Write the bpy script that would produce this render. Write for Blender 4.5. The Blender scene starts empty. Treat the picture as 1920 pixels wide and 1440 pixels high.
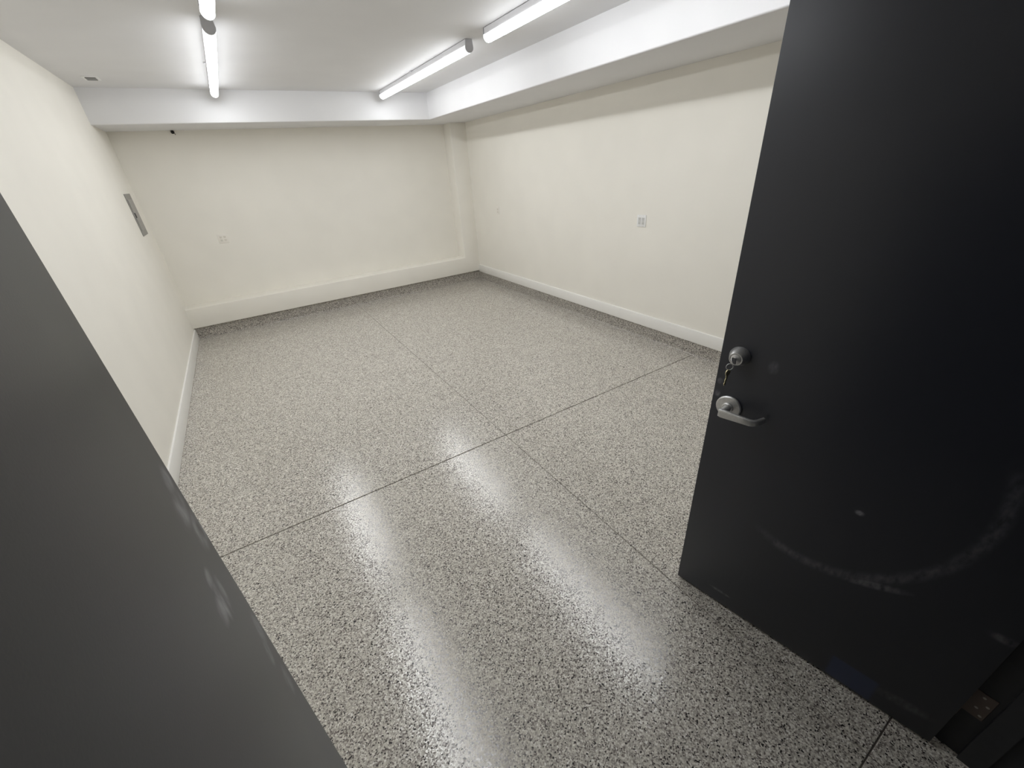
import bpy, bmesh, math, random
from mathutils import Vector, Matrix

# ------------------------------------------------------------------ camera, world, exposure
SC = bpy.context.scene
COL = SC.collection
cam_data = bpy.data.cameras.new("camera")
cam_data.sensor_fit = 'HORIZONTAL'
cam_data.sensor_width = 36.0
cam_data.lens = 761.96 / 1920 * 36.0
cam_data.clip_start = 0.02
cam_data.clip_end = 100
cam = bpy.data.objects.new("camera", cam_data)
COL.objects.link(cam)
cam.matrix_world = (Matrix.Translation((0.9214, -6.7705, 1.8375))
                    @ Matrix.Rotation(math.radians(-30.6861), 4, 'Z')
                    @ Matrix.Rotation(math.radians(61.5974), 4, 'X')
                    @ Matrix.Rotation(math.radians(-4.30), 4, 'Z'))
SC.camera = cam

world = bpy.data.worlds.new("night_outside")
world.use_nodes = True
world.node_tree.nodes["Background"].inputs[0].default_value = (0.06, 0.065, 0.08, 1)
world.node_tree.nodes["Background"].inputs[1].default_value = 0.25
SC.world = world

SC.view_settings.view_transform = 'Standard'
SC.view_settings.look = 'None'
SC.view_settings.gamma = 1.0
SC.view_settings.use_curve_mapping = False
SC.view_settings.exposure = 0.20
SC.cycles.diffuse_bounces = 6
SC.cycles.glossy_bounces = 3
SC.cycles.max_bounces = 7
SC.cycles.use_light_tree = False
SC.cycles.caustics_reflective = False
SC.cycles.caustics_refractive = False
LAMP = 37.5            # radiance of the lit diffusers

# ------------------------------------------------------------------ dimensions (metres)
W, H, HB = 4.439, 2.768, 2.4565          # room width, ceiling, underside of the dropped beam
YB, YF = 0.2535, -6.955                  # back wall face, door wall face
YS, XS = -0.4315, 3.665                  # beam face (back), soffit face (right)
ZT0, ZT1, XP = 0.154, 0.418, 4.1675      # curb under / top, pilaster edge
J1, J2, J3, JX = -4.511, -2.209, -6.845, 2.170   # saw-cut joints
ZC, ZB, BL = 0.133, 0.261, 0.143         # coved base, right baseboard top, left baseboard top
HINGE_R, EDGE_R = Vector((2.3641, -6.9416)), Vector((2.2126, -6.0461))
HINGE_L, EDGE_L = Vector((0.822, -6.942)), Vector((0.7888, -6.3089))
DOOR_H, DOOR_T = 2.25, 0.044
OPEN_H = 2.275
FL, FH = 2.44, 0.093                     # strip light length and depth

# ------------------------------------------------------------------ helpers
def box(bm, a, b):
    x0, y0, z0 = a; x1, y1, z1 = b
    v = [bm.verts.new(p) for p in ((x0,y0,z0),(x1,y0,z0),(x1,y1,z0),(x0,y1,z0),
                                   (x0,y0,z1),(x1,y0,z1),(x1,y1,z1),(x0,y1,z1))]
    for f in ((3,2,1,0),(4,5,6,7),(0,1,5,4),(1,2,6,5),(2,3,7,6),(3,0,4,7)):
        bm.faces.new([v[i] for i in f])
    return v

def prism(bm, pts, fn, t0, t1):
    """extrude a 2D polygon: fn(u, v, t) gives the 3D point"""
    a = [bm.verts.new(fn(u, v, t0)) for u, v in pts]
    b = [bm.verts.new(fn(u, v, t1)) for u, v in pts]
    n = len(pts)
    bm.faces.new(a); bm.faces.new(b[::-1])
    for i in range(n):
        j = (i + 1) % n
        bm.faces.new((a[j], a[i], b[i], b[j]))

def lathe(bm, prof, seg=32, axis=Vector((0, 1, 0)), org=Vector((0, 0, 0))):
    """revolve (radius, height) about an axis"""
    axis = axis.normalized()
    u = axis.orthogonal().normalized(); w = axis.cross(u)
    rings = []
    for r, h in prof:
        if r < 1e-6:
            rings.append([bm.verts.new(org + axis * h)])
        else:
            rings.append([bm.verts.new(org + axis * h + u * (r * math.cos(2*math.pi*k/seg)) + w * (r * math.sin(2*math.pi*k/seg))) for k in range(seg)])
    for A, B in zip(rings, rings[1:]):
        for k in range(seg):
            l = (k + 1) % seg
            if len(A) == 1 and len(B) == 1: continue
            if len(A) == 1: bm.faces.new((A[0], B[k], B[l]))
            elif len(B) == 1: bm.faces.new((A[k], B[0], A[l]))
            else: bm.faces.new((A[k], B[k], B[l], A[l]))

def tube(bm, pts, r, seg=8, closed=False):
    pts = [Vector(p) for p in pts]; n = len(pts); rings = []
    up = None
    for i, p in enumerate(pts):
        if closed: t = pts[(i+1) % n] - pts[i-1]
        else: t = pts[min(i+1, n-1)] - pts[max(i-1, 0)]
        t.normalize()
        if up is None: up = t.orthogonal().normalized()
        up = (up - t * up.dot(t)).normalized(); s = t.cross(up)
        rr = r[i] if isinstance(r, (list, tuple)) else r
        rings.append([bm.verts.new(p + up*(rr*math.cos(2*math.pi*k/seg)) + s*(rr*math.sin(2*math.pi*k/seg))) for k in range(seg)])
    m = n if closed else n - 1
    for i in range(m):
        A, B = rings[i], rings[(i+1) % n]
        for k in range(seg):
            l = (k+1) % seg
            bm.faces.new((A[k], A[l], B[l], B[k]))
    if not closed:
        bm.faces.new(rings[0][::-1]); bm.faces.new(rings[-1])

def bevel(bm, w, seg=2, edges=None):
    bmesh.ops.recalc_face_normals(bm, faces=bm.faces[:])
    es = edges if edges is not None else [e for e in bm.edges if len(e.link_faces) == 2 and e.calc_face_angle(0) > 0.5]
    bmesh.ops.bevel(bm, geom=es, offset=w, segments=seg, profile=0.5, affect='EDGES', clamp_overlap=True)

def obj(name, bm, mat, parent=None, smooth=False):
    bmesh.ops.recalc_face_normals(bm, faces=bm.faces[:])
    me = bpy.data.meshes.new(name)
    bm.to_mesh(me); bm.free()
    me.materials.append(mat)
    if smooth:
        me.set_sharp_from_angle(angle=math.radians(40))
        for p in me.polygons: p.use_smooth = True
    o = bpy.data.objects.new(name, me)
    COL.objects.link(o)
    if parent: o.parent = parent
    return o

def empty(name, loc=(0, 0, 0), rz=0.0):
    o = bpy.data.objects.new(name, None)
    o.empty_display_size = 0.1
    o.location = loc; o.rotation_euler = (0, 0, rz)
    COL.objects.link(o)
    return o

def tag(o, label=None, cat=None, group=None, kind=None):
    if label: o["label"] = label
    if cat: o["category"] = cat
    if group: o["group"] = group
    if kind: o["kind"] = kind
    return o

def struct(name, bm, mat, label, parent=None, smooth=False):
    return tag(obj(name, bm, mat, parent, smooth), label, None, None, 'structure')

def copy_tree(o, parent=None):
    c = o.copy(); COL.objects.link(c)
    c.parent = parent
    for ch in o.children: copy_tree(ch, c)
    return c

# ------------------------------------------------------------------ materials
def new_mat(name):
    m = bpy.data.materials.new(name); m.use_nodes = True
    nt = m.node_tree
    return m, nt, nt.nodes["Principled BSDF"]

def N(nt, typ, **kw):
    n = nt.nodes.new(typ)
    for k, v in kw.items(): setattr(n, k, v)
    return n

def plain(name, col, rough=0.5, metal=0.0, var=0.03, scale=40.0, bump=0.0, bscale=300.0, spec=0.5, coords='Object'):
    m, nt, b = new_mat(name)
    tc = N(nt, 'ShaderNodeTexCoord')
    no = N(nt, 'ShaderNodeTexNoise'); no.inputs['Scale'].default_value = scale; no.inputs['Detail'].default_value = 1
    nt.links.new(tc.outputs[coords], no.inputs['Vector'])
    ra = N(nt, 'ShaderNodeValToRGB')
    e = ra.color_ramp.elements
    e[0].position, e[1].position = 0.3, 0.7
    e[0].color = tuple(max(0, c*(1-var)) for c in col) + (1,)
    e[1].color = tuple(min(1, c*(1+var)) for c in col) + (1,)
    nt.links.new(no.outputs['Fac'], ra.inputs['Fac'])
    nt.links.new(ra.outputs['Color'], b.inputs['Base Color'])
    b.inputs['Roughness'].default_value = rough
    b.inputs['Metallic'].default_value = metal
    b.inputs['Specular IOR Level'].default_value = spec
    if bump:
        n2 = N(nt, 'ShaderNodeTexNoise'); n2.inputs['Scale'].default_value = bscale; n2.inputs['Detail'].default_value = 2
        nt.links.new(tc.outputs[coords], n2.inputs['Vector'])
        bp = N(nt, 'ShaderNodeBump'); bp.inputs['Strength'].default_value = bump; bp.inputs['Distance'].default_value = 0.002
        nt.links.new(n2.outputs['Fac'], bp.inputs['Height'])
        nt.links.new(bp.outputs['Normal'], b.inputs['Normal'])
    return m

M = {}
M['wall'] = plain('cream_wall_paint', (0.857, 0.832, 0.768), 0.6, var=0.012, scale=3, spec=0.25)
M['ceiling'] = plain('white_ceiling_paint', (0.78, 0.78, 0.79), 0.7, var=0.012, scale=3, spec=0.2)
M['trim'] = plain('white_trim_paint', (0.87, 0.86, 0.83), 0.4, var=0.01, scale=5, spec=0.4)
M['plate_white'] = plain('white_plastic', (0.86, 0.86, 0.85), 0.35, var=0.01)
M['plate_cream'] = plain('cream_painted_plastic', (0.85, 0.82, 0.76), 0.45, var=0.01)
M['slot'] = plain('dark_slot', (0.10, 0.095, 0.09), 0.6)
M['panel_grey'] = plain('grey_panel_enamel', (0.27, 0.26, 0.24), 0.45, metal=0.0, var=0.04)
M['panel_door'] = plain('grey_panel_door_enamel', (0.31, 0.30, 0.28), 0.42, metal=0.0, var=0.04)
M['black'] = plain('black_plastic', (0.010, 0.009, 0.008), 0.5)
M['sensor_dark'] = plain('grey_lens', (0.16, 0.16, 0.15), 0.4)
M['steel'] = plain('satin_steel', (0.62, 0.62, 0.62), 0.38, metal=0.8, var=0.06, scale=120)
M['brass'] = plain('brass_key', (0.60, 0.54, 0.34), 0.32, metal=1.0)
M['hinge'] = plain('bronze_hinge', (0.16, 0.125, 0.11), 0.45, metal=0.5)
M['screw'] = plain('hinge_screw_steel', (0.55, 0.52, 0.48), 0.4, metal=0.8)
M['frame'] = plain('dark_frame_paint', (0.0245, 0.0255, 0.0285), 0.5, var=0.1)
M['housing'] = plain('white_housing_enamel', (0.72, 0.72, 0.74), 0.4, var=0.01)
M['cap'] = plain('grey_end_cap_plastic', (0.52, 0.52, 0.54), 0.45, var=0.02)
M['groove'] = plain('joint_bottom', (0.15, 0.13, 0.115), 0.7)
M['concrete'] = plain('outside_concrete', (0.18, 0.17, 0.16), 0.8, var=0.2)

def emissive(name, col, strength):
    m, nt, b = new_mat(name)
    b.inputs['Base Color'].default_value = (0.8, 0.8, 0.8, 1)
    b.inputs['Roughness'].default_value = 0.4
    b.inputs['Emission Color'].default_value = col + (1,)
    b.inputs['Emission Strength'].default_value = strength
    return m
LENS_LEVELS = (0.13, 0.24, 0.50, 0.75, 1.0)      # shoulder, side, ... belly: LEDs shine down, the sides glow less
END_LEVELS = (0.28, 0.65, 1.0)                    # emission lowered towards the lens ends to tame the hot spot on the beam
M_LENS = [[emissive('lit_lens', (0.955, 0.975, 1.0), LAMP * q * e) for q in LENS_LEVELS] for e in END_LEVELS]
M['lamp_rim'] = emissive('lit_diffuser_rim', (0.93, 1.0, 1.0), 0.75)
M['lamp_rim'].cycles.emission_sampling = 'NONE'

def flake_floor(name='epoxy_flake', darks=0.0, rough=0.17):
    """epoxy coat with broadcast vinyl flakes under a clear gloss coat; darks = extra share of dark flakes in the mix"""
    m, nt, b = new_mat(name)
    tc = N(nt, 'ShaderNodeTexCoord')
    vo = N(nt, 'ShaderNodeTexVoronoi'); vo.inputs['Scale'].default_value = 210.0
    nt.links.new(tc.outputs['Object'], vo.inputs['Vector'])
    sep = N(nt, 'ShaderNodeSeparateColor')
    nt.links.new(vo.outputs['Color'], sep.inputs['Color'])
    ra = N(nt, 'ShaderNodeValToRGB'); ra.color_ramp.interpolation = 'CONSTANT'
    stops = [(0.00, (0.030, 0.027, 0.027)), (0.055, (0.19, 0.165, 0.152)), (0.20, (0.36, 0.332, 0.298)),
             (0.40, (0.49, 0.462, 0.408)), (0.62, (0.60, 0.572, 0.508)), (0.84, (0.74, 0.715, 0.65)), (0.96, (0.82, 0.80, 0.755))]
    stops = [(min(0.99, p + darks * p ** 0.5 * (1.05 - p)), c) for p, c in stops]
    e = ra.color_ramp.elements
    e[0].position = 0; e[0].color = stops[0][1] + (1,)
    e[1].position = stops[1][0]; e[1].color = stops[1][1] + (1,)
    for p, c in stops[2:]:
        n = e.new(p); n.color = c + (1,)
    nt.links.new(sep.outputs['Red'], ra.inputs['Fac'])
    # faint clouding where the flakes fell thicker
    no = N(nt, 'ShaderNodeTexNoise'); no.inputs['Scale'].default_value = 9; no.inputs['Detail'].default_value = 2
    nt.links.new(tc.outputs['Object'], no.inputs['Vector'])
    mr = N(nt, 'ShaderNodeMapRange'); mr.inputs['To Min'].default_value = 0.93; mr.inputs['To Max'].default_value = 1.07
    nt.links.new(no.outputs['Fac'], mr.inputs['Value'])
    mx = N(nt, 'ShaderNodeVectorMath', operation='SCALE')
    nt.links.new(ra.outputs['Color'], mx.inputs[0]); nt.links.new(mr.outputs['Result'], mx.inputs['Scale'])
    nt.links.new(mx.outputs['Vector'], b.inputs['Base Color'])
    b.inputs['Roughness'].default_value = rough
    b.inputs['Specular IOR Level'].default_value = 0.65
    # every flake lies at its own slight tilt under the coat: gritty gloss
    n2 = N(nt, 'ShaderNodeTexNoise'); n2.inputs['Scale'].default_value = 120; n2.inputs['Detail'].default_value = 1
    nt.links.new(tc.outputs['Object'], n2.inputs['Vector'])
    bp = N(nt, 'ShaderNodeBump'); bp.inputs['Strength'].default_value = 0.10; bp.inputs['Distance'].default_value = 0.003
    nt.links.new(n2.outputs['Fac'], bp.inputs['Height'])
    tl = N(nt, 'ShaderNodeVectorMath', operation='SUBTRACT'); tl.inputs[1].default_value = (0.5, 0.5, 0.5)
    nt.links.new(vo.outputs['Color'], tl.inputs[0])
    ts = N(nt, 'ShaderNodeVectorMath', operation='SCALE'); ts.inputs['Scale'].default_value = 0.07
    nt.links.new(tl.outputs['Vector'], ts.inputs[0])
    ta = N(nt, 'ShaderNodeVectorMath', operation='ADD')
    nt.links.new(bp.outputs['Normal'], ta.inputs[0]); nt.links.new(ts.outputs['Vector'], ta.inputs[1])
    tn = N(nt, 'ShaderNodeVectorMath', operation='NORMALIZE'); nt.links.new(ta.outputs['Vector'], tn.inputs[0])
    nt.links.new(tn.outputs['Vector'], b.inputs['Normal'])
    return m
M['floor'] = flake_floor()
M['cove'] = flake_floor('epoxy_cove_mortar', 0.48, 0.35)

def door_paint(name, marks, arcs=(), patch=None, col=(0.0205, 0.0228, 0.0315), rough=0.40):
    """dark satin door paint; marks are chalky hand smudges (x, z, rx, rz, turn, strength) in the leaf's own metres"""
    m, nt, b = new_mat(name)
    tc = N(nt, 'ShaderNodeTexCoord')
    no = N(nt, 'ShaderNodeTexNoise'); no.inputs['Scale'].default_value = 55; no.inputs['Detail'].default_value = 4
    mp = N(nt, 'ShaderNodeMapping'); mp.inputs['Scale'].default_value = (1.0, 1.0, 0.45)
    nt.links.new(tc.outputs['Object'], mp.inputs['Vector']); nt.links.new(mp.outputs['Vector'], no.inputs['Vector'])
    nr = N(nt, 'ShaderNodeMapRange'); nr.inputs['From Min'].default_value = 0.32; nr.inputs['From Max'].default_value = 0.66
    nt.links.new(no.outputs['Fac'], nr.inputs['Value'])
    # flatten to the door plane
    fl = N(nt, 'ShaderNodeVectorMath', operation='MULTIPLY'); fl.inputs[1].default_value = (1, 0, 1)
    nt.links.new(tc.outputs['Object'], fl.inputs[0])
    acc = None
    def add(sock):
        nonlocal acc
        if acc is None: acc = sock; return
        a = N(nt, 'ShaderNodeMath', operation='MAXIMUM')
        nt.links.new(acc, a.inputs[0]); nt.links.new(sock, a.inputs[1]); acc = a.outputs[0]
    for (x, z, rx, rz, turn, st) in marks:
        sb = N(nt, 'ShaderNodeVectorMath', operation='SUBTRACT'); sb.inputs[1].default_value = (x, 0, z)
        nt.links.new(fl.outputs['Vector'], sb.inputs[0])
        mp2 = N(nt, 'ShaderNodeMapping', vector_type='TEXTURE')
        mp2.inputs['Rotation'].default_value = (0, math.radians(turn), 0)
        mp2.inputs['Scale'].default_value = (rx, 1, rz)
        nt.links.new(sb.outputs['Vector'], mp2.inputs['Vector'])
        ln = N(nt, 'ShaderNodeVectorMath', operation='LENGTH'); nt.links.new(mp2.outputs['Vector'], ln.inputs[0])
        r = N(nt, 'ShaderNodeMapRange', interpolation_type='SMOOTHSTEP')
        r.inputs['From Min'].default_value = 1.0; r.inputs['From Max'].default_value = 0.35
        r.inputs['To Max'].default_value = st
        nt.links.new(ln.outputs['Value'], r.inputs['Value'])
        add(r.outputs['Result'])
    for (x, z, rx, rz, wid, st, xmax) in arcs:
        sb = N(nt, 'ShaderNodeVectorMath', operation='SUBTRACT'); sb.inputs[1].default_value = (x, 0, z)
        nt.links.new(fl.outputs['Vector'], sb.inputs[0])
        sc = N(nt, 'ShaderNodeVectorMath', operation='MULTIPLY'); sc.inputs[1].default_value = (1/rx, 0, 1/rz)
        nt.links.new(sb.outputs['Vector'], sc.inputs[0])
        ln = N(nt, 'ShaderNodeVectorMath', operation='LENGTH'); nt.links.new(sc.outputs['Vector'], ln.inputs[0])
        d = N(nt, 'ShaderNodeMath', operation='SUBTRACT'); d.inputs[1].default_value = 1.0
        nt.links.new(ln.outputs['Value'], d.inputs[0])
        ab = N(nt, 'ShaderNodeMath', operation='ABSOLUTE'); nt.links.new(d.outputs[0], ab.inputs[0])
        r = N(nt, 'ShaderNodeMapRange', interpolation_type='SMOOTHSTEP')
        r.inputs['From Min'].default_value = wid; r.inputs['From Max'].default_value = 0.0; r.inputs['To Max'].default_value = st
        nt.links.new(ab.outputs[0], r.inputs['Value'])
        sx = N(nt, 'ShaderNodeSeparateXYZ'); nt.links.new(sc.outputs['Vector'], sx.inputs[0])
        lim = N(nt, 'ShaderNodeMath', operation='ADD')       # keeps the lower, hinge-side stretch of the ring
        nt.links.new(sx.outputs['X'], lim.inputs[0]); nt.links.new(sx.outputs['Z'], lim.inputs[1])
        lr = N(nt, 'ShaderNodeMapRange', interpolation_type='SMOOTHSTEP')
        lr.inputs['From Min'].default_value = xmax; lr.inputs['From Max'].default_value = xmax - 0.5
        nt.links.new(lim.outputs[0], lr.inputs['Value'])
        mu = N(nt, 'ShaderNodeMath', operation='MULTIPLY'); nt.links.new(r.outputs['Result'], mu.inputs[0]); nt.links.new(lr.outputs['Result'], mu.inputs[1])
        add(mu.outputs[0])
    mul = N(nt, 'ShaderNodeMath', operation='MULTIPLY')
    nt.links.new(acc, mul.inputs[0]); nt.links.new(nr.outputs['Result'], mul.inputs[1])
    base = N(nt, 'ShaderNodeMix', data_type='RGBA')
    base.inputs['A'].default_value = col + (1,)
    base.inputs['B'].default_value = (0.30, 0.30, 0.33, 1)
    nt.links.new(mul.outputs[0], base.inputs['Factor'])
    out = base.outputs['Result']
    if patch:                                                  # a dark blue touched-up rectangle near the bottom
        px, pz, hx, hz = patch
        sb = N(nt, 'ShaderNodeVectorMath', operation='SUBTRACT'); sb.inputs[1].default_value = (px, 0, pz)
        nt.links.new(fl.outputs['Vector'], sb.inputs[0])
        ab = N(nt, 'ShaderNodeVectorMath', operation='ABSOLUTE'); nt.links.new(sb.outputs['Vector'], ab.inputs[0])
        sx = N(nt, 'ShaderNodeSeparateXYZ'); nt.links.new(ab.outputs['Vector'], sx.inputs[0])
        rs = []
        for ax, h in (('X', hx), ('Z', hz)):
            r = N(nt, 'ShaderNodeMapRange', interpolation_type='SMOOTHSTEP')
            r.inputs['From Min'].default_value = h; r.inputs['From Max'].default_value = h * 0.8
            nt.links.new(sx.outputs[ax], r.inputs['Value']); rs.append(r)
        mu = N(nt, 'ShaderNodeMath', operation='MULTIPLY')
        nt.links.new(rs[0].outputs['Result'], mu.inputs[0]); nt.links.new(rs[1].outputs['Result'], mu.inputs[1])
        mx = N(nt, 'ShaderNodeMix', data_type='RGBA')
        nt.links.new(mu.outputs[0], mx.inputs['Factor']); nt.links.new(out, mx.inputs['A'])
        mx.inputs['B'].default_value = (0.028, 0.042, 0.100, 1)
        out = mx.outputs['Result']
    nt.links.new(out, b.inputs['Base Color'])
    b.inputs['Roughness'].default_value = rough
    n2 = N(nt, 'ShaderNodeTexNoise'); n2.inputs['Scale'].default_value = 400
    nt.links.new(tc.outputs['Object'], n2.inputs['Vector'])
    bp = N(nt, 'ShaderNodeBump'); bp.inputs['Strength'].default_value = 0.05; bp.inputs['Distance'].default_value = 0.001
    nt.links.new(n2.outputs['Fac'], bp.inputs['Height']); nt.links.new(bp.outputs['Normal'], b.inputs['Normal'])
    return m
M['door_right'] = door_paint('door_paint_scuffed',
    [(0.405, 0.795, 0.016, 0.013, 0, 0.9), (0.715, 0.084, 0.055, 0.010, 0, 0.5), (0.895, 1.05, 0.014, 0.018, 0, 0.55),
     (0.893, 1.10, 0.012, 0.016, 0, 0.4), (0.268, 0.128, 0.010, 0.004, 30, 0.6), (0.10, 0.11, 0.10, 0.03, 10, 0.25),
     (0.30, 0.545, 0.11, 0.02, 25, 0.45), (0.02, 0.585, 0.05, 0.02, 0, 0.35), (0.74, 1.2, 0.02, 0.03, 0, 0.25)],
    arcs=[(0.50, 0.93, 0.35, 0.43, 0.07, 0.28, -0.35)], patch=(0.235, 0.075, 0.075, 0.062))
M['door_left'] = door_paint('door_paint_hand_smudged',
    [(0.614, 1.590, 0.016, 0.022, 12, 0.75), (0.604, 1.560, 0.028, 0.026, -8, 0.8), (0.620, 1.519, 0.026, 0.030, 0, 0.9),
     (0.564, 1.500, 0.014, 0.014, 5, 0.9), (0.546, 1.470, 0.018, 0.021, 5, 1.0), (0.561, 1.472, 0.011, 0.036, 5, 0.9),
     (0.576, 1.460, 0.011, 0.034, 5, 0.8), (0.616, 1.345, 0.016, 0.036, 5, 0.6), (0.600, 1.318, 0.016, 0.030, 5, 0.65),
     (0.607, 1.240, 0.022, 0.036, 0, 0.4)])

# ------------------------------------------------------------------ the room shell
# floor: slab with four rows of coated panels parted by saw-cut joints
bm = bmesh.new(); box(bm, (-0.1, -8.6, -0.15), (W + 0.1, 0.40, -0.005))
floor = struct('floor', bm, M['groove'], 'speckled grey-beige epoxy flake floor with thin saw-cut joints')
GX, G1, G2, G3 = 0.0015, 0.0036, 0.0019, 0.0022
xs = [(-0.02, JX - GX), (JX + GX, W + 0.02)]
ys = [(J2 + G2, YB + 0.05), (J1 + G1, J2 - G2), (J3 + G3, J1 - G1), (-8.5, J3 - G3)]
for (y0, y1) in ys:
    for (x0, x1) in xs:
        bm = bmesh.new(); box(bm, (x0, y0, -0.04), (x1, y1, 0.0))
        top = [e for e in bm.edges if all(abs(v.co.z) < 1e-6 for v in e.verts)]
        bevel(bm, 0.002, 1, top)
        obj('floor_panel', bm, M['floor'], floor)

bm = bmesh.new(); box(bm, (-0.1, YF - 0.2, H), (W + 0.1, YB + 0.1, H + 0.12))
struct('ceiling', bm, M['ceiling'], 'smooth off-white painted ceiling')
bm = bmesh.new(); box(bm, (-0.12, YF - 0.15, -0.04), (0, YB + 0.1, H))
struct('wall_left', bm, M['wall'], 'cream painted wall on the left with flush grey panel')
bm = bmesh.new(); box(bm, (W, YF - 0.15, -0.04), (W + 0.12, YB + 0.1, H))
struct('wall_right', bm, M['wall'], 'cream painted wall on the right below the soffit')
bm = bmesh.new(); box(bm, (0, YB, -0.04), (W, YB + 0.12, H))
struct('wall_back', bm, M['wall'], 'cream painted back wall recessed behind curb and beam')
OX0, OX1 = 0.774, 2.408
bm = bmesh.new()
prism(bm, [(0, -0.04), (OX0 - 0.03, -0.04), (OX0 - 0.03, OPEN_H + 0.03), (OX1 + 0.03, OPEN_H + 0.03), (OX1 + 0.03, -0.04), (W, -0.04), (W, H), (0, H)],
      lambda u, v, t: (u, t, v), YF, YF - 0.15)
struct('wall_front', bm, M['wall'], 'cream wall holding the double doorway')

# curb and pilaster in front of the back wall
bm = bmesh.new()
prism(bm, [(-0.03, ZT0), (W + 0.03, ZT0), (W + 0.03, HB + 0.03), (XP, HB + 0.03), (XP, ZT1), (-0.03, ZT1)],
      lambda u, v, t: (u, t, v), 0.0, YB + 0.03)
bevel(bm, 0.007, 3)
struct('trim_1', bm, M['wall'], 'cream raised curb and corner pilaster along the back wall', smooth=True)

# dropped beam along the back and soffit along the right
bm = bmesh.new()
prism(bm, [(-0.04, YS), (XS, YS), (XS, YF - 0.04), (W + 0.04, YF - 0.04), (W + 0.04, YB + 0.04), (-0.04, YB + 0.04)],
      lambda u, v, t: (u, v, t), HB, H + 0.05)
bevel(bm, 0.012, 4)
struct('trim_2', bm, M['ceiling'], 'white dropped beam and soffit along back and right walls', smooth=True)

def cove_profile(th, h, r, seg=6):
    """(out from wall, height): upstand with a rounded foot"""
    pts = [(-0.02, h), (th - 0.003, h), (th, h - 0.003), (th, r)]
    for k in range(1, seg + 1):
        a = math.pi / 2 * k / seg
        pts.append((th + r * (1 - math.cos(a)), r * (1 - math.sin(a)) + 0.0005))
    pts.append((-0.02, 0.0005))
    return pts
bm = bmesh.new()
prism(bm, cove_profile(0.005, ZC, 0.014), lambda u, v, t: (W - u, t, v), YF, 0.04)
struct('trim_3', bm, M['cove'], 'speckled epoxy coved base along the right wall', smooth=True)
bm = bmesh.new()
prism(bm, cove_profile(YB - 0.032, ZT0 - 0.004, 0.014), lambda u, v, t: (t, YB - u, v), 0.012, W)
struct('trim_4', bm, M['cove'], 'speckled epoxy coved base under the back curb', smooth=True)

bm = bmesh.new(); box(bm, (W - 0.016, YF, ZC), (W + 0.01, 0.004, ZB)); bevel(bm, 0.004, 2)
struct('baseboard_right', bm, M['trim'], 'white flat baseboard above the speckled cove on the right wall', smooth=True)
bm = bmesh.new(); box(bm, (-0.01, YF, 0.002), (0.013, 0.03, BL)); bevel(bm, 0.004, 2)
struct('baseboard_left', bm, M['trim'], 'white flat baseboard along the left wall', smooth=True)

# steel frame of the double doorway
fr = tag(empty('trim_5', ((OX0 + OX1) / 2, YF, 0)), 'dark grey steel frame of the double doorway', None, None, 'structure')
def jamb(bm, xi, sgn):
    """rabbet, stop, rabbet; sgn +1 = right jamb"""
    cx = (OX0 + OX1) / 2
    pts = [(0, 0.012), (0, -0.05), (-0.016, -0.05), (-0.016, -0.105), (0, -0.105), (0, -0.165), (0.06, -0.165), (0.06, -0.150), (0.03, -0.150),
           (0.03, 0.0), (0.06, 0.0), (0.06, 0.012)]
    prism(bm, [(xi - cx + sgn * u, v) for u, v in pts], lambda u, v, t: (u, v, t), 0.001, OPEN_H + 0.06)
bm = bmesh.new(); jamb(bm, OX1, 1); obj('jamb', bm, M['frame'], fr)
bm = bmesh.new(); jamb(bm, OX0, -1); obj('jamb', bm, M['frame'], fr)
bm = bmesh.new(); hw = (OX1 - OX0) / 2
prism(bm, [(0.012, OPEN_H), (-0.05, OPEN_H), (-0.05, OPEN_H - 0.016), (-0.105, OPEN_H - 0.016), (-0.105, OPEN_H), (-0.165, OPEN_H), (-0.165, OPEN_H + 0.06), (-0.150, OPEN_H + 0.06),
           (-0.150, OPEN_H + 0.03), (0.0, OPEN_H + 0.03), (0.0, OPEN_H + 0.06), (0.012, OPEN_H + 0.06)],
      lambda u, v, t: (t, u, v), -hw, hw)
obj('head', bm, M['frame'], fr)

# ------------------------------------------------------------------ doors
def door(name, hinge, edge, side, mat, label):
    """origin at the hinge foot; local x runs to the free edge; the face towards the camera is local y = 0"""
    d = edge - hinge
    o = tag(empty(name, (hinge.x, hinge.y, 0), math.atan2(d.y, d.x)), label, None, None, 'structure')
    L = d.length
    bm = bmesh.new()
    box(bm, (0, min(0, side * DOOR_T), 0.012), (L, max(0, side * DOOR_T), DOOR_H))
    bevel(bm, 0.0015, 2)
    obj('door_leaf', bm, mat, o, smooth=True)
    for hz in (0.26, 1.14, 2.02):                      # butt hinges at the far corner, leaf plates on edge and jamb
        bm = bmesh.new()
        tube(bm, [(-0.006, side * (DOOR_T + 0.006), hz - 0.057), (-0.006, side * (DOOR_T + 0.006), hz + 0.057)], 0.0065, 12)
        box(bm, (-0.0025, side * 0.006, hz - 0.057), (-0.0003, side * (DOOR_T + 0.006), hz + 0.057))
        h = obj('hinge', bm, M['hinge'], o)
    return o, L

dr, LR = door('door_1', HINGE_R, EDGE_R, -1, M['door_right'], 'dark grey door leaf standing open on the right with lever handle and deadbolt')
dl, LL = door('door_2', HINGE_L, EDGE_L, 1, M['door_left'], 'dark grey door leaf standing open on the left with hand smudges')

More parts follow.
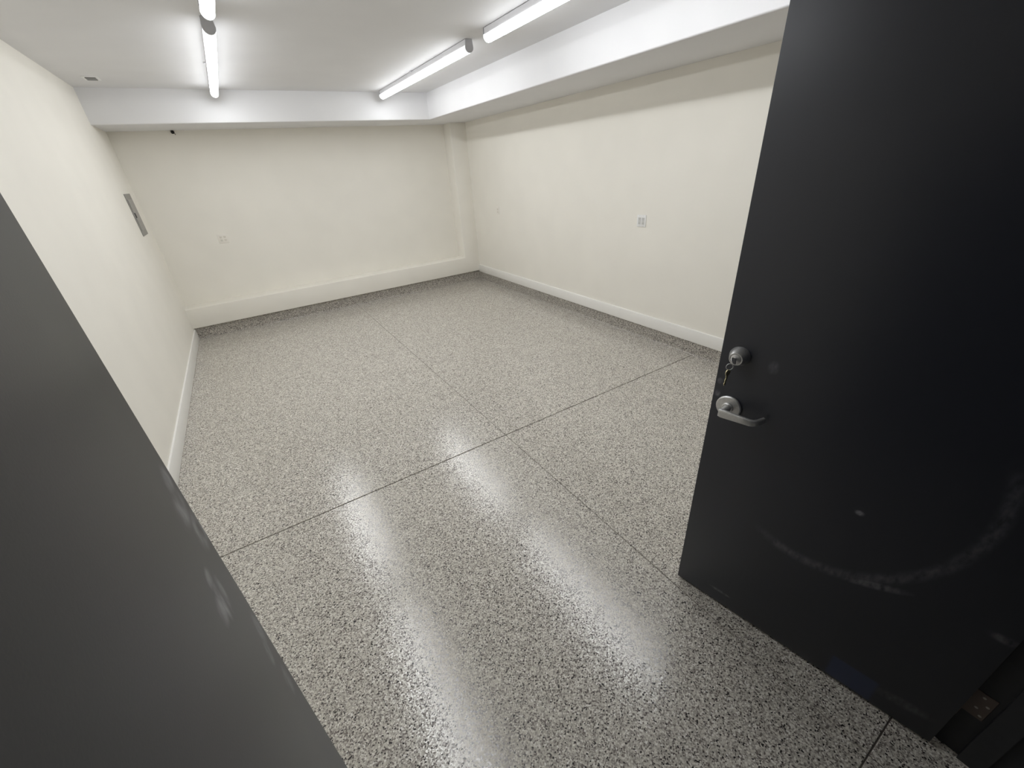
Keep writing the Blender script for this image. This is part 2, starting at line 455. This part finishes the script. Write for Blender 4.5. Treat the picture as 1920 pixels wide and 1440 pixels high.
# hinge plates screwed to the right jamb, facing the opening
for hz in (0.26, 1.14, 2.02):
    bm = bmesh.new()
    box(bm, (OX1 - 0.0025 - (OX0 + OX1) / 2, -0.038, hz - 0.057), (OX1 + 0.001 - (OX0 + OX1) / 2, 0.012, hz + 0.057))
    bevel(bm, 0.001, 1)
    pl = obj('hinge_plate', bm, M['hinge'], fr)
    for sy, sz in ((-0.028, -0.04), (-0.012, -0.015), (-0.028, 0.012), (-0.012, 0.04)):
        bm = bmesh.new()
        lathe(bm, [(0, 0), (0.0045, 0), (0.0045, -0.0004), (0.003, -0.0012), (0, -0.0012)], 12, Vector((1, 0, 0)),
              Vector((OX1 - 0.0025 - (OX0 + OX1) / 2, sy, hz + sz)))
        obj('screw', bm, M['screw'], pl)

# door hardware, in the right door's own frame: +y is towards the camera
OUT = Vector((0, 1, 0))
def at(s, y, z): return Vector((LR - s, y, z))
SX, LZ, DZ = 0.0625, 1.010, 1.212
handle = empty('lever_handle'); handle.parent = dr
tag(handle, 'satin steel lever handle')
bm = bmesh.new()
lathe(bm, [(0, 0.0003), (0.0435, 0.0003), (0.0435, 0.006), (0.040, 0.0095), (0.020, 0.011), (0.020, 0.015), (0.0165, 0.018), (0, 0.018)], 40, OUT, at(SX, 0, LZ))
obj('rose', bm, M['steel'], handle, smooth=True)
bm = bmesh.new()
lathe(bm, [(0, 0.01), (0.0145, 0.01), (0.0130, 0.030), (0.0115, 0.060), (0, 0.060)], 24, OUT, at(SX, 0, LZ))
obj('spindle', bm, M['steel'], handle, smooth=True)
bm = bmesh.new()
# flat arm running towards the hinge, then returning to the door
path = [(-0.010, 0.060, 0.012), (0.0, 0.0605, 0.0135), (0.02, 0.060, 0.0130), (0.06, 0.059, 0.0115), (0.092, 0.058, 0.0105), (0.102, 0.054, 0.0100), (0.112, 0.040, 0.0095), (0.122, 0.014, 0.0090)]
rings = []
for i, (s, y, hh) in enumerate(path):
    a, b2 = path[max(i-1, 0)], path[min(i+1, len(path)-1)]
    t = Vector((-(b2[0]-a[0]), b2[1]-a[1], 0)).normalized()
    nrm = Vector((0, 0, 1)).cross(t)
    c = at(SX + s, y, LZ); th = 0.0065; hh *= 1.2
    ring = []
    for k in range(12):
        an = 2 * math.pi * (k + 0.5) / 12
        cx, sy_ = math.cos(an), math.sin(an)
        ex = math.copysign(abs(cx) ** 0.5, cx); ey = math.copysign(abs(sy_) ** 0.5, sy_)
        ring.append(bm.verts.new(c + nrm * (th * ex) + Vector((0, 0, hh * ey))))
    rings.append(ring)
for A, B in zip(rings, rings[1:]):
    for k in range(12):
        bm.faces.new((A[k], A[(k+1) % 12], B[(k+1) % 12], B[k]))
bm.faces.new(rings[0]); bm.faces.new(rings[-1][::-1])
obj('lever', bm, M['steel'], handle, smooth=True)

bolt = empty('deadbolt'); bolt.parent = dr
tag(bolt, 'tapered satin steel deadbolt cylinder')
bm = bmesh.new()
lathe(bm, [(0, 0.0003), (0.034, 0.0003), (0.034, 0.004), (0.0225, 0.034), (0.0215, 0.0355), (0.0185, 0.0355), (0.0175, 0.034), (0, 0.034)], 40, OUT, at(SX, 0, DZ))
obj('collar', bm, M['steel'], bolt, smooth=True)
bm = bmesh.new()
lathe(bm, [(0, 0.033), (0.0165, 0.033), (0.0165, 0.0355), (0.0155, 0.0362), (0, 0.0362)], 32, OUT, at(SX, 0, DZ))
obj('cylinder_face', bm, M['steel'], bolt, smooth=True)

# keys: one in the lock, one hanging from a small split ring
def to_world(p):
    d = (EDGE_R - HINGE_R).normalized()
    return Vector((HINGE_R.x + d.x * p.x - d.y * p.y, HINGE_R.y + d.y * p.x + d.x * p.y, p.z))
kb = at(SX, 0.036, DZ)
d0 = EDGE_R - HINGE_R
kr = empty('key_ring', to_world(kb), math.atan2(d0.y, d0.x))
tag(kr, 'two small keys on a split ring hanging from the deadbolt', 'keys')
def key_shape(bm, blade, bow, th):
    """flat key along -z: bow on top, toothed blade below"""
    pts = []
    for k in range(15):
        a = math.radians(-60 + 300 * k / 14)
        pts.append((bow * math.cos(a), bow * math.sin(a)))
    w = 0.0042
    pts += [(-w, -bow - 0.003), (-w, -bow - blade)]
    pts += [(0.0, -bow - blade - 0.004)]
    n = 5
    for k in range(n):
        z = -bow - blade + blade * (k + 0.5) / n
        pts += [(w * (0.5 if k % 2 else 1.0), z)]
    pts += [(w, -bow - 0.003)]
    prism(bm, pts, lambda u, v, t: (u, t, v), -th / 2, th / 2)
bm = bmesh.new(); key_shape(bm, 0.024, 0.0125, 0.0024)
# turn so the blade points into the lock, bow outside
bmesh.ops.transform(bm, matrix=Matrix.Translation((0, 0.016, 0)) @ Matrix.Rotation(math.radians(35), 4, 'Y') @ Matrix.Rotation(math.radians(90), 4, 'X').inverted() @ Matrix.Rotation(math.radians(90), 4, 'Z'), verts=bm.verts[:])
obj('lock_key', bm, M['steel'], kr)
bm = bmesh.new()
rc = Vector((0.006, 0.022, -0.021)); rr = 0.0115
tube(bm, [rc + Vector((rr * math.cos(a) * 0.75, rr * math.cos(a) * 0.55, rr * math.sin(a))) for a in [2*math.pi*k/24 for k in range(24)]], 0.0013, 8, closed=True)
obj('split_ring', bm, M['steel'], kr, smooth=True)
bm = bmesh.new(); key_shape(bm, 0.034, 0.0115, 0.0022)
bmesh.ops.transform(bm, matrix=Matrix.Translation((0.007, 0.024, -0.042)) @ Matrix.Rotation(math.radians(72), 4, 'Z') @ Matrix.Rotation(math.radians(-8), 4, 'Y'), verts=bm.verts[:])
obj('hanging_key', bm, M['brass'], kr)

# ------------------------------------------------------------------ ceiling lights
def lens_section(r):
    """closed outline of the lens: bulges past the housing, round belly"""
    zc = -FH + r
    pts = [(-0.026, -0.044), (0.026, -0.044)]
    for k in range(11):
        a = math.radians(20 - 220 * k / 10)
        pts.append((r * math.cos(a), zc + r * math.sin(a)))
    return pts
def make_light():
    o = empty('strip_light')
    along = lambda u, v, t: (u, t, v)
    bm = bmesh.new(); box(bm, (-0.020, -FL/2 + 0.03, -0.005), (0.020, FL/2 - 0.03, 0.0))
    obj('mounting_plate', bm, M['cap'], o)
    bm = bmesh.new(); prism(bm, [(-0.030, -0.004), (0.030, -0.004), (0.030, -0.046), (-0.030, -0.046)], along, -FL/2 + 0.012, FL/2 - 0.012)
    obj('housing', bm, M['housing'], o)
    bm = bmesh.new(); sec = lens_section(0.0360)
    cuts = [-FL/2 + c for c in (0.022, 0.09, 0.22)] + [FL/2 - c for c in (0.22, 0.09, 0.022)]
    rows = [[bm.verts.new(along(u, v, t)) for u, v in sec] for t in cuts]
    slot = {}
    for i in range(5):
        for k in range(len(sec)):
            l = (k + 1) % len(sec)
            f = bm.faces.new((rows[i][k], rows[i][l], rows[i+1][l], rows[i+1][k]))
            z = (sec[k][1] + sec[l][1]) / 2
            q = (-0.040 - z) / (FH - 0.040)
            lev = 0 if q < 0.35 else 1 if q < 0.55 else 2 if q < 0.75 else 3 if q < 0.92 else 4
            f.material_index = (0, 1, 2, 1, 0)[i] * 5 + lev
    bm.faces.new(rows[0]).material_index = 0; bm.faces.new(rows[-1][::-1]).material_index = 0
    df = obj('diffuser', bm, M_LENS[0][0], o, smooth=True)
    for m in [m for row in M_LENS for m in row][1:]: df.data.materials.append(m)
    for s in (-1, 1):
        bm = bmesh.new()
        prism(bm, [(-0.031, -0.002), (0.031, -0.002)] + lens_section(0.0378)[2:], along, s * (FL/2 - 0.006), s * FL/2)
        c = obj('end_cap', bm, M['cap'], o, smooth=True)
        bm = bmesh.new()
        prism(bm, lens_section(0.0374), along, s * (FL/2 - 0.022), s * (FL/2 - 0.006))
        obj('cap_rim', bm, M['lamp_rim'], c, smooth=True)
    bm = bmesh.new(); box(bm, (-0.050, 0.03, -0.012), (-0.029, 0.055, -0.0005)); bevel(bm, 0.002, 2)
    obj('mounting_clip', bm, M['housing'], o)
    return o
lamp0 = make_light()
XL, XR = 1.155, 3.003
YA, YC = -1.775, -4.50
spots = [(XL, YA, 'lit white strip light at far end of the left ceiling row'),
         (XL, YC, 'lit white strip light nearest the doorway in the left ceiling row'),
         (XR, YA + 0.015, 'lit white strip light at far end of the right ceiling row'),
         (XR, YC, 'lit white strip light nearest the doorway in the right ceiling row')]
for i, (x, y, lab) in enumerate(spots):
    o = lamp0 if i == 0 else copy_tree(lamp0)
    o.location = (x, y, H)
    tag(o, lab, 'light', 'strip lights on the ceiling')

# ------------------------------------------------------------------ wall devices
def wall_frame(o, loc, normal):
    """local x = along the wall, y = out of the wall, z = up"""
    n = Vector(normal).normalized(); z = Vector((0, 0, 1)); x = n.cross(z)
    o.matrix_world = Matrix(((x.x, n.x, 0, loc[0]), (x.y, n.y, 0, loc[1]), (x.z, n.z, 1, loc[2]), (0, 0, 0, 1)))

def rounded(bm, cx, cz, hx, hz, y0, y1, r):
    pts = []
    for sx, sz, a0 in ((1, 1, 0), (-1, 1, 90), (-1, -1, 180), (1, -1, 270)):
        for k in range(4):
            a = math.radians(a0 + 30 * k)
            pts.append((cx + sx * (hx - r) + r * math.cos(a), cz + sz * (hz - r) + r * math.sin(a)))
    prism(bm, pts, lambda u, v, t: (u, t, v), y0, y1)

def outlet(gangs, plate_mat, label, cat, loc, normal, cols, decora=False):
    o = empty('wall_outlet'); tag(o, label, cat)
    hw = 0.035 + 0.023 * (gangs - 1)
    bm = bmesh.new(); box(bm, (-hw, 0, -0.0575), (hw, 0.0065, 0.0575)); bevel(bm, 0.003, 2)
    obj('cover_plate', bm, plate_mat, o, smooth=True)
    for g in range(gangs):
        cx = (g - (gangs - 1) / 2) * 0.046
        if decora:
            bm = bmesh.new(); rounded(bm, cx, 0, 0.0165, 0.0335, 0.0062, 0.0085, 0.002)
            rc = obj('receptacle', bm, cols, o)
        for sz in (-1, 1):
            if not decora:
                bm = bmesh.new(); rounded(bm, cx, sz * 0.0195, 0.0165, 0.0145, 0.0062, 0.0085, 0.006)
                rc = obj('receptacle', bm, cols, o)
            for dx, hh in ((-0.0065, 0.0045), (0.0065, 0.0038)):
                bm = bmesh.new(); box(bm, (cx + dx - 0.0013, 0.0080, sz * 0.0195 + 0.002 - hh), (cx + dx + 0.0013, 0.0088, sz * 0.0195 + 0.002 + hh))
                obj('slot', bm, M['outlet_slot'], rc)
            bm = bmesh.new(); lathe(bm, [(0, 0.0080), (0.0026, 0.0080), (0.0026, 0.0088), (0, 0.0088)], 10, Vector((0, 1, 0)), Vector((cx, 0, sz * 0.0195 - 0.0075)))
            obj('slot', bm, M['outlet_slot'], rc)
        for cz in ((-0.048, 0.048) if decora else (0,)):
            bm = bmesh.new(); lathe(bm, [(0, 0.006), (0.003, 0.006), (0.003, 0.0073), (0, 0.0076)], 10, Vector((0, 1, 0)), Vector((cx, 0, cz)))
            obj('screw', bm, cols, o)
    wall_frame(o, loc, normal)
    return o
M['outlet_slot'] = plain('shallow_outlet_slot', (0.30, 0.285, 0.27), 0.6)
M['receptacle'] = plain('pale_grey_receptacle', (0.62, 0.62, 0.60), 0.4, var=0.01)
M['receptacle_cream'] = plain('cream_receptacle', (0.76, 0.73, 0.66), 0.45, var=0.01)
outlet(2, M['plate_white'], 'white double outlet plate on the right wall near the open door', 'outlet', (W, -3.702, 1.2315), (-1, 0, 0), M['receptacle'], True)
outlet(2, M['plate_cream'], 'cream painted double outlet plate on the back wall under the beam', 'outlet', (0.711, YB, 1.203), (0, -1, 0), M['receptacle_cream'])
outlet(1, M['plate_cream'], 'faint cream single outlet plate on right wall near back corner', 'outlet', (W, -0.815, 1.205), (-1, 0, 0), M['receptacle_cream'])

# flush electrical panel on the left wall
pn = empty('electrical_panel'); tag(pn, 'flush grey metal electrical panel on the left wall', 'panel')
PW, PH = 0.177, 0.217
bm = bmesh.new(); box(bm, (-PW, 0, -PH), (PW, 0.006, PH)); bevel(bm, 0.002, 1)
obj('panel_cover', bm, M['panel_grey'], pn)
bm = bmesh.new(); box(bm, (-PW + 0.060, 0.004, -PH + 0.055), (PW - 0.035, 0.012, PH - 0.055)); bevel(bm, 0.002, 1)
pd = obj('panel_door', bm, M['panel_door'], pn)
bm = bmesh.new(); box(bm, (-PW + 0.050, 0.003, -PH + 0.050), (-PW + 0.062, 0.0066, PH - 0.050))
obj('door_gap', bm, M['slot'], pn)
bm = bmesh.new(); box(bm, (PW - 0.066, 0.010, -0.026), (PW - 0.038, 0.018, 0.026)); bevel(bm, 0.003, 2)
obj('latch', bm, M['black'], pd)
wall_frame(pn, (0, -0.282, 1.608), (1, 0, 0))

# small cover plate on the ceiling
cp = empty('ceiling_cover', (0.224, -0.915, H)); tag(cp, 'small grey rectangular fitting with pale rim on ceiling by left wall', 'ceiling fitting')
bm = bmesh.new(); box(bm, (-0.058, -0.088, -0.005), (0.058, 0.088, 0)); bevel(bm, 0.002, 1)
obj('rim', bm, M['plate_white'], cp)
bm = bmesh.new(); box(bm, (-0.038, -0.058, -0.011), (0.038, 0.058, -0.004)); bevel(bm, 0.004, 2)
obj('lens', bm, M['sensor_dark'], cp)

# capped cable end under the beam
wc = empty('cable_end', (0.617, YB, 2.440)); tag(wc, 'tiny black cable end poking from back wall just under beam', 'cable')
bm = bmesh.new(); lathe(bm, [(0, 0), (0.019, 0), (0.019, -0.006), (0.015, -0.018), (0.006, -0.026), (0, -0.026)], 20, Vector((0, 1, 0)))
obj('plug', bm, M['black'], wc, smooth=True)
bm = bmesh.new(); tube(bm, [(-0.008, -0.012, 0.008), (-0.013, -0.03, 0.012), (-0.012, -0.045, 0.006), (-0.002, -0.05, -0.004), (0.010, -0.045, -0.010), (0.018, -0.03, -0.018), (0.019, -0.02, -0.030)], 0.0035, 8)
obj('wire', bm, M['black'], wc, smooth=True)
